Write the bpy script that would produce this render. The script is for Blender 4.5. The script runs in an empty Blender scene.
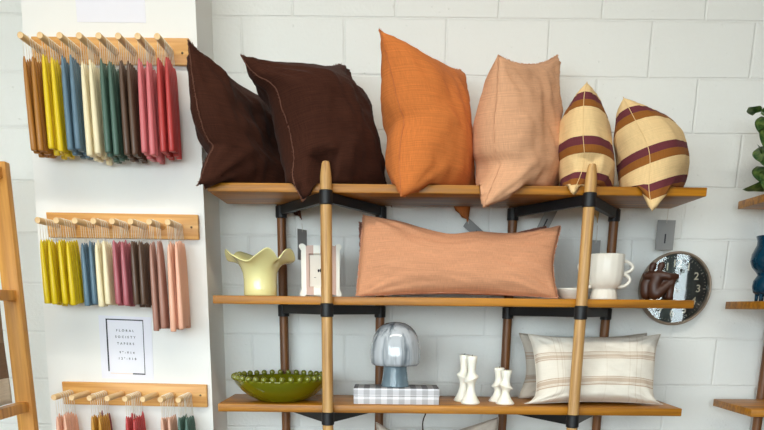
import bpy, bmesh, math, random
from mathutils import Vector, Matrix, noise
random.seed(7)
scene = bpy.context.scene
COL = scene.collection
PI = math.pi

# ------------------------------------------------------------------ helpers
def s2l(c):
    return tuple(((v / 255) / 12.92 if v / 255 <= .04045 else ((v / 255 + .055) / 1.055) ** 2.4) for v in c) + (1,)

def empty(name, loc, label, cat, group=None, rotz=0):
    o = bpy.data.objects.new(name, None); COL.objects.link(o)
    o.location = loc; o.rotation_euler = (0, 0, rotz); o.empty_display_size = .05
    tag(o, label, cat, group); return o

def tag(o, label=None, cat=None, group=None, kind=None):
    if label: o['label'] = label
    if cat: o['category'] = cat
    if group: o['group'] = group
    if kind: o['kind'] = kind
    return o

def obj(name, bm, mat, parent=None, smooth=True, loc=None):
    me = bpy.data.meshes.new(name)
    bm.normal_update(); bm.to_mesh(me); bm.free()
    for p in me.polygons: p.use_smooth = smooth
    return link(name, me, mat, parent, loc)

def link(name, me, mat, parent=None, loc=None):
    if mat and not me.materials: me.materials.append(mat)
    o = bpy.data.objects.new(name, me); COL.objects.link(o)
    if parent: o.parent = parent
    if loc: o.location = loc
    return o

def auto(o, ang=35):
    me = o.data
    try:
        me.set_sharp_from_angle(angle=math.radians(ang))
    except Exception:
        pass
    return o

def box(bm, x0, x1, y0, y1, z0, z1, bev=0.0):
    r = bmesh.ops.create_cube(bm, size=1)
    vs = r['verts']
    for v in vs:
        v.co = Vector(((x0 + x1) / 2 + v.co.x * (x1 - x0), (y0 + y1) / 2 + v.co.y * (y1 - y0), (z0 + z1) / 2 + v.co.z * (z1 - z0)))
    if bev:
        es = {e for v in vs for e in v.link_edges}
        bmesh.ops.bevel(bm, geom=list(es), offset=bev, segments=2, affect='EDGES', profile=.5)

def lathe(bm, prof, seg=32, center=(0, 0, 0), fn=None):
    """prof: list of (r, z) bottom to top; r==0 closes with a pole."""
    cx, cy, cz = center; rings = []
    for r, z in prof:
        if r < 1e-6:
            rings.append([bm.verts.new((cx, cy, cz + z))])
        else:
            ring = []
            for i in range(seg):
                a = 2 * PI * i / seg
                p = Vector((r * math.cos(a), r * math.sin(a), z))
                if fn: p = fn(p, a, r, z)
                ring.append(bm.verts.new((cx + p.x, cy + p.y, cz + p.z)))
            rings.append(ring)
    for A, B in zip(rings, rings[1:]):
        for i in range(seg):
            j = (i + 1) % seg
            if len(A) == 1 and len(B) == 1: continue
            if len(A) == 1: bm.faces.new((A[0], B[j], B[i]))
            elif len(B) == 1: bm.faces.new((A[i], A[j], B[0]))
            else: bm.faces.new((A[i], A[j], B[j], B[i]))
    bmesh.ops.recalc_face_normals(bm, faces=bm.faces[:])

def tube(bm, pts, r, seg=8, cap=True):
    pts = [Vector(p) for p in pts]; n = len(pts)
    rs = r if isinstance(r, (list, tuple)) else [r] * n
    prev = None; up = None; rings = []
    for i, p in enumerate(pts):
        t = (pts[min(i + 1, n - 1)] - pts[max(i - 1, 0)])
        if t.length < 1e-9: t = Vector((0, 0, 1))
        t.normalize()
        if up is None:
            a = Vector((0, 0, 1)) if abs(t.z) < .9 else Vector((1, 0, 0))
            up = (a - t * a.dot(t)).normalized()
        else:
            up = (up - t * up.dot(t))
            up = up.normalized() if up.length > 1e-6 else Vector((1, 0, 0))
        s = t.cross(up)
        rings.append([bm.verts.new(p + (up * math.cos(2 * PI * k / seg) + s * math.sin(2 * PI * k / seg)) * rs[i]) for k in range(seg)])
    for A, B in zip(rings, rings[1:]):
        for k in range(seg):
            j = (k + 1) % seg
            bm.faces.new((A[k], A[j], B[j], B[k]))
    if cap:
        bm.faces.new(rings[0][::-1]); bm.faces.new(rings[-1])

def spline(P, n):
    """Catmull-Rom through P (list of tuples), n samples, chord parametrised."""
    P = [Vector(p) for p in P]
    if len(P) == 2: return [P[0].lerp(P[1], i / (n - 1)) for i in range(n)]
    d = [0]
    for a, b in zip(P, P[1:]): d.append(d[-1] + (b - a).length)
    out = []
    for i in range(n):
        s = d[-1] * i / (n - 1)
        k = 0
        while k < len(P) - 2 and s > d[k + 1]: k += 1
        t = (s - d[k]) / max(1e-9, d[k + 1] - d[k])
        p0 = P[k - 1] if k else P[0] * 2 - P[1]
        p3 = P[k + 2] if k + 2 < len(P) else P[-1] * 2 - P[-2]
        p1, p2 = P[k], P[k + 1]
        out.append(.5 * ((2 * p1) + (p2 - p0) * t + (2 * p0 - 5 * p1 + 4 * p2 - p3) * t * t + (3 * p1 - p0 - 3 * p2 + p3) * t ** 3))
    return out

def text_mesh(body, size, align='CENTER', spacing=1.0, extrude=0.0004):
    cu = bpy.data.curves.new('lettering', 'FONT')
    cu.body = body; cu.size = size; cu.align_x = align; cu.align_y = 'CENTER'; cu.space_character = spacing; cu.extrude = extrude; cu.offset = size * .012
    o = bpy.data.objects.new('lettering', cu); COL.objects.link(o)
    dg = bpy.context.evaluated_depsgraph_get(); dg.update()
    me = bpy.data.meshes.new_from_object(o.evaluated_get(dg))
    bpy.data.objects.remove(o); bpy.data.curves.remove(cu)
    me.materials.clear()
    me.transform(Matrix.Rotation(PI / 2, 4, 'X'))
    return me

# ------------------------------------------------------------------ materials
def newmat(name):
    m = bpy.data.materials.new(name); m.use_nodes = True
    nt = m.node_tree; b = nt.nodes['Principled BSDF']
    return m, nt, b

def N(nt, t, **kw):
    n = nt.nodes.new(t)
    for k, v in kw.items():
        if k.startswith('i_'): n.inputs[k[2:].replace('_', ' ')].default_value = v
        else: setattr(n, k, v)
    return n

def plain(name, rgb, rough=.5, spec=.5, coat=0, sss=0, metal=0, var=0.0, vscale=20, bump=0, bscale=60):
    m, nt, b = newmat(name)
    c = s2l(rgb)
    b.inputs['Base Color'].default_value = c; b.inputs['Roughness'].default_value = rough
    b.inputs['Specular IOR Level'].default_value = spec; b.inputs['Metallic'].default_value = metal
    if coat: b.inputs['Coat Weight'].default_value = coat; b.inputs['Coat Roughness'].default_value = .08
    if sss:
        b.inputs['Subsurface Weight'].default_value = sss; b.inputs['Subsurface Radius'].default_value = (.01, .008, .006); b.inputs['Subsurface Scale'].default_value = .5
    tc = N(nt, 'ShaderNodeTexCoord')
    if var:
        n = N(nt, 'ShaderNodeTexNoise'); n.inputs['Scale'].default_value = vscale; n.inputs['Detail'].default_value = 4
        nt.links.new(tc.outputs['Object'], n.inputs['Vector'])
        mx = N(nt, 'ShaderNodeMix', data_type='RGBA')
        mx.inputs[6].default_value = tuple(max(0, v * (1 - var)) for v in c[:3]) + (1,)
        mx.inputs[7].default_value = tuple(min(1, v * (1 + var)) for v in c[:3]) + (1,)
        nt.links.new(n.outputs['Fac'], mx.inputs[0]); nt.links.new(mx.outputs[2], b.inputs['Base Color'])
    if bump:
        n = N(nt, 'ShaderNodeTexNoise'); n.inputs['Scale'].default_value = bscale; n.inputs['Detail'].default_value = 5
        nt.links.new(tc.outputs['Object'], n.inputs['Vector'])
        bp = N(nt, 'ShaderNodeBump'); bp.inputs['Strength'].default_value = bump; bp.inputs['Distance'].default_value = .002
        nt.links.new(n.outputs['Fac'], bp.inputs['Height']); nt.links.new(bp.outputs['Normal'], b.inputs['Normal'])
    return m

def wood(name, dark, light, axis='X', rough=.42, scale=1.0, coat=.15):
    m, nt, b = newmat(name)
    tc = N(nt, 'ShaderNodeTexCoord'); mp = N(nt, 'ShaderNodeMapping')
    s = [38 * scale] * 3; s['XYZ'.index(axis)] = 1.6 * scale
    mp.inputs['Scale'].default_value = s
    nt.links.new(tc.outputs['Object'], mp.inputs['Vector'])
    n1 = N(nt, 'ShaderNodeTexNoise'); n1.inputs['Scale'].default_value = 1.0; n1.inputs['Detail'].default_value = 6; n1.inputs['Distortion'].default_value = .6
    nt.links.new(mp.outputs[0], n1.inputs['Vector'])
    n2 = N(nt, 'ShaderNodeTexNoise'); n2.inputs['Scale'].default_value = 3.5; n2.inputs['Detail'].default_value = 3
    nt.links.new(mp.outputs[0], n2.inputs['Vector'])
    ad = N(nt, 'ShaderNodeMath', operation='MULTIPLY_ADD'); ad.inputs[1].default_value = .35
    nt.links.new(n2.outputs['Fac'], ad.inputs[0]); nt.links.new(n1.outputs['Fac'], ad.inputs[2])
    r = N(nt, 'ShaderNodeValToRGB')
    r.color_ramp.elements[0].position = .45; r.color_ramp.elements[0].color = s2l(dark)
    r.color_ramp.elements[1].position = .85; r.color_ramp.elements[1].color = s2l(light)
    nt.links.new(ad.outputs[0], r.inputs[0]); nt.links.new(r.outputs[0], b.inputs['Base Color'])
    b.inputs['Roughness'].default_value = rough; b.inputs['Coat Weight'].default_value = coat; b.inputs['Coat Roughness'].default_value = .25
    bp = N(nt, 'ShaderNodeBump'); bp.inputs['Strength'].default_value = .15; bp.inputs['Distance'].default_value = .001
    nt.links.new(ad.outputs[0], bp.inputs['Height']); nt.links.new(bp.outputs['Normal'], b.inputs['Normal'])
    return m

def linen_nodes(nt, b, colsock_or_rgb, weave=900, strength=.3, slub=.25):
    """woven cloth: crossed fine threads in UV space, slubs, and a soft sheen"""
    uv = N(nt, 'ShaderNodeUVMap')
    hs = []
    for sx, sy in ((26, 900), (900, 26)):
        mp = N(nt, 'ShaderNodeMapping'); mp.inputs['Scale'].default_value = (sx, sy, 1)
        nt.links.new(uv.outputs[0], mp.inputs['Vector'])
        n = N(nt, 'ShaderNodeTexNoise'); n.inputs['Scale'].default_value = .55; n.inputs['Detail'].default_value = 2
        nt.links.new(mp.outputs[0], n.inputs['Vector']); hs.append(n)
    ad = N(nt, 'ShaderNodeMath', operation='ADD')
    nt.links.new(hs[0].outputs['Fac'], ad.inputs[0]); nt.links.new(hs[1].outputs['Fac'], ad.inputs[1])
    mp = N(nt, 'ShaderNodeMapping'); mp.inputs['Scale'].default_value = (9, 260, 1)
    nt.links.new(uv.outputs[0], mp.inputs['Vector'])
    n3 = N(nt, 'ShaderNodeTexNoise'); n3.inputs['Scale'].default_value = .5; n3.inputs['Detail'].default_value = 3
    nt.links.new(mp.outputs[0], n3.inputs['Vector'])
    ad2 = N(nt, 'ShaderNodeMath', operation='MULTIPLY_ADD'); ad2.inputs[1].default_value = 1.0; 
    nt.links.new(n3.outputs['Fac'], ad2.inputs[0]); nt.links.new(ad.outputs[0], ad2.inputs[2])
    sb = N(nt, 'ShaderNodeMath', operation='SUBTRACT'); sb.inputs[1].default_value = .5; nt.links.new(ad2.outputs[0], sb.inputs[0])
    mr = N(nt, 'ShaderNodeMapRange'); mr.inputs[1].default_value = .7; mr.inputs[2].default_value = 1.3
    mr.inputs[3].default_value = 1 - slub * .6; mr.inputs[4].default_value = 1 + slub * .6
    nt.links.new(sb.outputs[0], mr.inputs[0])
    mx = N(nt, 'ShaderNodeMix', data_type='RGBA', blend_type='MULTIPLY'); mx.inputs[0].default_value = 1
    if isinstance(colsock_or_rgb, tuple): mx.inputs[6].default_value = s2l(colsock_or_rgb)
    else: nt.links.new(colsock_or_rgb, mx.inputs[6])
    nt.links.new(mr.outputs[0], mx.inputs[7])
    nt.links.new(mx.outputs[2], b.inputs['Base Color'])
    b.inputs['Roughness'].default_value = .9; b.inputs['Specular IOR Level'].default_value = .15
    b.inputs['Sheen Weight'].default_value = .03; b.inputs['Sheen Roughness'].default_value = .5
    bp = N(nt, 'ShaderNodeBump'); bp.inputs['Strength'].default_value = strength; bp.inputs['Distance'].default_value = .0015
    nt.links.new(ad.outputs[0], bp.inputs['Height']); nt.links.new(bp.outputs['Normal'], b.inputs['Normal'])
    return uv

def linen(name, rgb, slub=.22):
    m, nt, b = newmat(name); linen_nodes(nt, b, rgb, slub=slub); return m

def banded(name, stops, base_axis=1, slub=.15):
    """cloth with woven bands along one UV axis; stops = [(position, rgb), ...] constant steps"""
    m, nt, b = newmat(name)
    uv = N(nt, 'ShaderNodeUVMap'); sp = N(nt, 'ShaderNodeSeparateXYZ'); nt.links.new(uv.outputs[0], sp.inputs[0])
    r = N(nt, 'ShaderNodeValToRGB'); cr = r.color_ramp; cr.interpolation = 'CONSTANT'
    cr.elements[0].position = 0; cr.elements[0].color = s2l(stops[0][1])
    cr.elements[1].position = stops[1][0]; cr.elements[1].color = s2l(stops[1][1])
    for p, c in stops[2:]:
        e = cr.elements.new(p); e.color = s2l(c)
    nt.links.new(sp.outputs[base_axis], r.inputs[0])
    linen_nodes(nt, b, r.outputs[0], slub=slub)
    return m

M = {}
M['shelf'] = wood('stained_oak_board', (116, 68, 4), (190, 124, 10), 'X', rough=.45, coat=.03)
M['post'] = wood('oak_post', (150, 104, 52), (212, 168, 104), 'Z', rough=.5, scale=1.2)
M['postdark'] = wood('dark_oak_post', (84, 48, 20), (134, 84, 38), 'Z', rough=.5, scale=1.2)
M['pine'] = wood('pine_board', (198, 132, 58), (234, 182, 104), 'X', rough=.5)
M['dowel'] = wood('birch_dowel', (214, 172, 116), (240, 206, 154), 'Y', rough=.55, scale=.8, coat=0)
M['rackwood'] = wood('honey_pine_post', (190, 124, 40), (228, 166, 72), 'Z', rough=.5)
M['black'] = plain('black_powder_coat', (22, 22, 24), rough=.45, spec=.4, bump=.1, bscale=300)
M['wick'] = plain('cotton_wick', (240, 232, 214), rough=.9, spec=.1)
M['card'] = plain('grey_card', (150, 150, 148), rough=.8, var=.06)
M['string'] = plain('pale_string', (214, 208, 196), rough=.9)
M['paper'] = plain('white_paper', (236, 236, 244), rough=.8, var=.02)
M['ink'] = plain('dark_grey_ink', (48, 48, 56), rough=.8)
M['orange_ink'] = plain('pale_orange_ink', (240, 214, 190), rough=.8)
M['ivory'] = plain('ivory_ceramic', (244, 240, 228), rough=.35, coat=.2, var=.03)
M['wax'] = plain('white_wax', (246, 243, 230), rough=.4, sss=.25)
M['yellow'] = plain('yellow_glaze', (236, 231, 166), rough=.16, coat=.6, var=.05, vscale=12)
M['green'] = plain('olive_glaze', (112, 114, 10), rough=.14, coat=.7, var=.16, vscale=14)
M['greenbead'] = plain('olive_bead_glaze', (112, 116, 30), rough=.12, coat=.8, var=.15, vscale=40)
M['bronze'] = plain('brown_bronze_resin', (60, 31, 17), rough=.48, coat=.05, var=.25, vscale=40)
M['clockrim'] = plain('taupe_clock_rim', (150, 134, 116), rough=.35, metal=.35)
M['clockface'] = plain('charcoal_clock_face', (62, 66, 66), rough=.7)
M['numeral'] = plain('cream_numeral_paint', (226, 218, 196), rough=.6)
M['soil'] = plain('potting_soil', (60, 42, 30), rough=.95, var=.3, vscale=80)
M['terracotta'] = plain('grey_clay', (150, 140, 128), rough=.8, var=.1)
M['twig'] = plain('dark_stem', (60, 46, 38), rough=.8)
M['screw'] = plain('screw_steel', (120, 104, 80), rough=.4, metal=.8)

def glass_mat(name, rgb, rough=.02, trans=1.0, ior=1.45):
    m, nt, b = newmat(name)
    b.inputs['Base Color'].default_value = s2l(rgb); b.inputs['Roughness'].default_value = rough
    b.inputs['Transmission Weight'].default_value = trans; b.inputs['IOR'].default_value = ior
    return m
M['clockglass'] = glass_mat('clock_glass', (250, 252, 250))
M['teal'] = glass_mat('teal_glass', (12, 62, 86), trans=.3)
M['bluegrey'] = glass_mat('smoky_blue_glass', (150, 172, 184), trans=.55, rough=.05)

# mushroom shade: white art glass with smoky vertical streaks
m, nt, b = newmat('streaked_white_glass'); M['shade'] = m
tc = N(nt, 'ShaderNodeTexCoord'); mp = N(nt, 'ShaderNodeMapping'); mp.inputs['Scale'].default_value = (30, 30, 1.2)
nt.links.new(tc.outputs['Object'], mp.inputs[0])
n1 = N(nt, 'ShaderNodeTexNoise'); n1.inputs['Scale'].default_value = 1.3; n1.inputs['Detail'].default_value = 3; n1.inputs['Distortion'].default_value = .35
nt.links.new(mp.outputs[0], n1.inputs[0])
rp = N(nt, 'ShaderNodeValToRGB')
rp.color_ramp.elements[0].position = .34; rp.color_ramp.elements[0].color = s2l((112, 122, 130))
rp.color_ramp.elements[1].position = .55; rp.color_ramp.elements[1].color = s2l((204, 210, 216))
nt.links.new(n1.outputs['Fac'], rp.inputs[0]); nt.links.new(rp.outputs[0], b.inputs['Base Color'])
b.inputs['Roughness'].default_value = .1; b.inputs['Coat Weight'].default_value = .6; b.inputs['Transmission Weight'].default_value = .15

# painted concrete block wall
m, nt, b = newmat('white_painted_block'); M['block'] = m
tc = N(nt, 'ShaderNodeTexCoord'); sp = N(nt, 'ShaderNodeSeparateXYZ'); cb = N(nt, 'ShaderNodeCombineXYZ')
nt.links.new(tc.outputs['Object'], sp.inputs[0])
ax = N(nt, 'ShaderNodeMath', operation='ADD'); ax.inputs[1].default_value = .3702 + .4064 * 20
nt.links.new(sp.outputs[0], ax.inputs[0]); nt.links.new(ax.outputs[0], cb.inputs[0]); nt.links.new(sp.outputs[2], cb.inputs[1])
wob = N(nt, 'ShaderNodeTexNoise'); wob.inputs['Scale'].default_value = 9; nt.links.new(tc.outputs['Object'], wob.inputs[0])
wm = N(nt, 'ShaderNodeVectorMath', operation='MULTIPLY_ADD'); wm.inputs[1].default_value = (.006, .006, 0)
nt.links.new(wob.outputs['Color'], wm.inputs[0]); nt.links.new(cb.outputs[0], wm.inputs[2])
br = N(nt, 'ShaderNodeTexBrick'); br.offset = .5; br.offset_frequency = 2; br.squash = 1
br.inputs['Scale'].default_value = 1; br.inputs['Brick Width'].default_value = .4064; br.inputs['Row Height'].default_value = .2032
br.inputs['Mortar Size'].default_value = .006; br.inputs['Mortar Smooth'].default_value = .6
br.inputs['Color1'].default_value = (1, 1, 1, 1); br.inputs['Color2'].default_value = (1, 1, 1, 1); br.inputs['Mortar'].default_value = (0, 0, 0, 1)
nt.links.new(wm.outputs[0], br.inputs['Vector'])
na = N(nt, 'ShaderNodeTexNoise'); na.inputs['Scale'].default_value = 75; na.inputs['Detail'].default_value = 5; na.inputs['Roughness'].default_value = .6
nt.links.new(tc.outputs['Object'], na.inputs[0])
nb = N(nt, 'ShaderNodeTexNoise'); nb.inputs['Scale'].default_value = 10; nb.inputs['Detail'].default_value = 2
nt.links.new(tc.outputs['Object'], nb.inputs[0])
# pits
vo = N(nt, 'ShaderNodeTexNoise'); vo.inputs['Scale'].default_value = 60; vo.inputs['Detail'].default_value = 2
nt.links.new(tc.outputs['Object'], vo.inputs[0])
pit = N(nt, 'ShaderNodeMapRange'); pit.inputs[1].default_value = .22; pit.inputs[2].default_value = .30; pit.inputs[3].default_value = 0; pit.inputs[4].default_value = 1
nt.links.new(vo.outputs['Fac'], pit.inputs[0])
h1 = N(nt, 'ShaderNodeMath', operation='MULTIPLY_ADD'); h1.inputs[1].default_value = .55
nt.links.new(na.outputs['Fac'], h1.inputs[0])
fade = N(nt, 'ShaderNodeMapRange'); fade.inputs[1].default_value = .35; fade.inputs[2].default_value = .75; fade.inputs[3].default_value = .9; fade.inputs[4].default_value = .5
nt.links.new(nb.outputs['Fac'], fade.inputs[0])
mf = N(nt, 'ShaderNodeMath', operation='MULTIPLY'); nt.links.new(br.outputs['Fac'], mf.inputs[0]); nt.links.new(fade.outputs[0], mf.inputs[1])
sub = N(nt, 'ShaderNodeMath', operation='MULTIPLY_ADD'); sub.inputs[1].default_value = -1.0
nt.links.new(mf.outputs[0], sub.inputs[0]); nt.links.new(pit.outputs[0], sub.inputs[2])
nt.links.new(sub.outputs[0], h1.inputs[2])
bp = N(nt, 'ShaderNodeBump'); bp.inputs['Strength'].default_value = .68; bp.inputs['Distance'].default_value = .0055
nt.links.new(h1.outputs[0], bp.inputs['Height']); nt.links.new(bp.outputs['Normal'], b.inputs['Normal'])
b.inputs['Base Color'].default_value = s2l((232, 234, 230)); b.inputs['Roughness'].default_value = .5; b.inputs['Specular IOR Level'].default_value = .3

M['plaster'] = plain('warm_white_paint', (238, 238, 234), rough=.7, bump=.08, bscale=90)
M['floor'] = plain('polished_concrete', (84, 68, 54), rough=.45, var=.12, vscale=3)
M['ceil'] = plain('white_ceiling_paint', (176, 170, 160), rough=.8)
M['dim'] = plain('taupe_wall_paint', (120, 110, 98), rough=.8)
M['winframe'] = plain('dark_window_frame', (52, 52, 54), rough=.5)

# ------------------------------------------------------------------ the room
def struct(name, bm, mat, parent=None, smooth=False):
    o = obj(name, bm, mat, parent, smooth)
    if not parent: o['kind'] = 'structure'
    return o
X0, X1, Y0, ZT = -3.4, 4.7, -6.8, 4.1
bm = bmesh.new(); box(bm, X0 - .2, X1 + .2, 0, .2, 0, ZT); struct('wall_back', bm, M['block'])
bm = bmesh.new(); box(bm, X0 - .2, X1 + .2, Y0 - .2, .2, -.1, 0); struct('floor', bm, M['floor'])
bm = bmesh.new(); box(bm, X0 - .2, X1 + .2, Y0 - .2, .2, ZT, ZT + .1); struct('ceiling', bm, M['ceil'])
bm = bmesh.new(); box(bm, X1, X1 + .2, Y0, 0, 0, ZT); struct('wall_right', bm, M['dim'])
# left wall with a wide shop window
LW = (-6.6, -4.0, 1.3, 3.5)
bm = bmesh.new()
box(bm, X0 - .2, X0, Y0, LW[0], 0, ZT); box(bm, X0 - .2, X0, LW[1], 0, 0, ZT)
box(bm, X0 - .2, X0, LW[0], LW[1], 0, LW[2]); box(bm, X0 - .2, X0, LW[0], LW[1], LW[3], ZT)
struct('wall_left', bm, M['plaster'])
# street wall with two openings
FW = [(-3.2, .9, .5, 3.2), (3.0, 4.0, .3, 2.9)]
bm = bmesh.new()
xs = [X0, FW[0][0], FW[0][1], FW[1][0], FW[1][1], X1]
box(bm, xs[0], xs[1], Y0 - .2, Y0, 0, ZT); box(bm, xs[2], xs[3], Y0 - .2, Y0, 0, ZT); box(bm, xs[4], xs[5], Y0 - .2, Y0, 0, ZT)
for x0, x1, z0, z1 in FW:
    box(bm, x0, x1, Y0 - .2, Y0, 0, z0); box(bm, x0, x1, Y0 - .2, Y0, z1, ZT)
struct('wall_front', bm, M['dim'])
def window(name, bars, glass):
    bm = bmesh.new()
    for bb in bars: box(bm, *bb)
    return struct(name, bm, M['winframe'])
y0, y1, z0, z1 = LW
window('window_1', [(X0 - .13, X0 - .07, y0, y1, z0, z0 + .06), (X0 - .13, X0 - .07, y0, y1, z1 - .06, z1)] +
       [(X0 - .13, X0 - .07, y - .03, y + .03, z0, z1) for y in (y0 + .03, (y0 + y1) / 2, y1 - .03)], None)
for k, (x0, x1, z0, z1) in enumerate(FW):
    mids = [x0 + .03, x1 - .03] + ([(x0 * 2 + x1) / 3, (x0 + 2 * x1) / 3] if k == 0 else [])
    window('window_%d' % (k + 2), [(x0, x1, Y0 - .13, Y0 - .07, z0, z0 + .06), (x0, x1, Y0 - .13, Y0 - .07, z1 - .06, z1)] +
           [(x - .03, x + .03, Y0 - .13, Y0 - .07, z0, z1) for x in mids], None)
# white boxed-out column that carries the candle racks
bm = bmesh.new(); box(bm, -1.36, -.697, -.28, 0, 0, ZT)
for v in bm.verts:
    if v.co.x < -1: v.co.x = -1.402 + .0325 * v.co.z
    else: v.co.x = -.707 + .0065 * v.co.z
struct('wall_column', bm, M['plaster'])

# the street outside: pavement and a tree seen in the clock's glass
bm = bmesh.new(); box(bm, -30, 30, -40, Y0 - .3, -.3, -.12); o = struct('ground_outside', bm, M['floor'])

t = empty('street_tree', (4.06, -7.9, -.12), 'street tree outside the shop window, mirrored in the clock glass', 'tree')
bm = bmesh.new(); tube(bm, spline([(0, 0, 0), (.02, 0, 1.2), (.0, 0, 2.2), (.08, 0, 3.4)], 14), [.10 - .003 * i for i in range(14)], 12); obj('trunk', bm, plain('tree_bark', (116, 128, 126), rough=.9), t)
rl = random.Random(11); bm = bmesh.new()
for i in range(900):
    c = Vector((rl.gauss(-.3, .5), rl.gauss(-.1, .25), rl.gauss(3.0, .5))) if i < 640 else Vector((rl.gauss(.55, .16), rl.gauss(.2, .1), rl.gauss(1.45, .14)))
    a = Vector((rl.uniform(-1, 1), rl.uniform(-1, 1), rl.uniform(-1, 1))).normalized(); b2 = a.orthogonal().normalized()
    bm.faces.new([bm.verts.new(c + a * .05), bm.verts.new(c + b2 * .022), bm.verts.new(c - a * .05), bm.verts.new(c - b2 * .022)])
o = obj('foliage', bm, plain('tree_leaves', (60, 84, 58), rough=.6), t, False); o['kind'] = 'stuff'

# ------------------------------------------------------------------ shelving units
SH = [(1.938, 1.968), (1.545, 1.575), (1.138, 1.168), (.735, .765), (.33, .36)]
FY, BY = -.452, -.055
POSTS_F = (-.214, .737); POSTS_B = (-.428, -.017, .527, .945)
def bracket_mesh(zt, fx, bl, brx):
    bm = bmesh.new()
    for bx_ in (bl, brx):
        a = Vector((fx, FY, 0)); c = Vector((bx_, BY, 0)); d = (c - a).normalized(); n = Vector((-d.y, d.x, 0)) * .011
        q = [a + n, a - n, c - n, c + n]
        lo = [bm.verts.new((p.x, p.y, zt - .036)) for p in q]; hi = [bm.verts.new((p.x, p.y, zt - .001)) for p in q]
        bm.faces.new(lo[::-1]); bm.faces.new(hi)
        for i in range(4):
            j = (i + 1) % 4; bm.faces.new((lo[i], lo[j], hi[j], hi[i]))
    bmesh.ops.recalc_face_normals(bm, faces=bm.faces[:])
    return bm
def collar_mesh(x, y, r, z0, z1):
    bm = bmesh.new()
    lathe(bm, [(r - .004, z0), (r, z0 + .003), (r, z1 - .003), (r - .004, z1)], 24, (x, y, 0)); return bm
def shelving(x_off, label):
    t = empty('shelving_unit', (x_off, -.25, 0), label, 'shelf')
    t_inv = Vector((0, .25, 0))
    def put(name, bm, mat, par=t, smooth=True):
        bmesh.ops.translate(bm, verts=bm.verts[:], vec=t_inv)
        o = obj(name, bm, mat, par, smooth); auto(o); return o
    for z0, z1 in SH:
        bm = bmesh.new(); box(bm, -.645, 1.166, -.43, -.08, z0, z1, .0025); put('shelf', bm, M['shelf'])
    for x in POSTS_F:
        bm = bmesh.new()
        lathe(bm, [(0, 0), (.021, 0), (.021, 1.985), (.0195, 2.0), (.0165, 2.02), (.0145, 2.032), (.012, 2.038), (0, 2.041)], 24, (x, FY, 0))
        put('post', bm, M['post'])
    for x in POSTS_B:
        bm = bmesh.new(); lathe(bm, [(0, 0), (.019, 0), (.019, 1.938), (.014, 1.944), (0, 1.946)], 24, (x, BY, 0))
        o = put('post', bm, M['postdark']); o['label'] = 'darker stained round back post'
    for z0, z1 in SH:
        for fx, bl, brx in ((POSTS_F[0], POSTS_B[0], POSTS_B[1]), (POSTS_F[1], POSTS_B[2], POSTS_B[3])):
            b = put('bracket', bracket_mesh(z0, fx, bl, brx), M['black'], t, False)
            put('collar', collar_mesh(fx, FY, .0245, z0 - .045, z0 + .006), M['black'], b)
            for bx_ in (bl, brx): put('collar', collar_mesh(bx_, BY, .0235, z0 - .05, z0 - .001), M['black'], b)
    return t
shelving(0, 'stained oak shelving unit with round posts and black brackets, carrying the pillows')
shelving(2.082, 'second oak shelving unit at the right edge, with trailing plant and blue vase')

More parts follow.
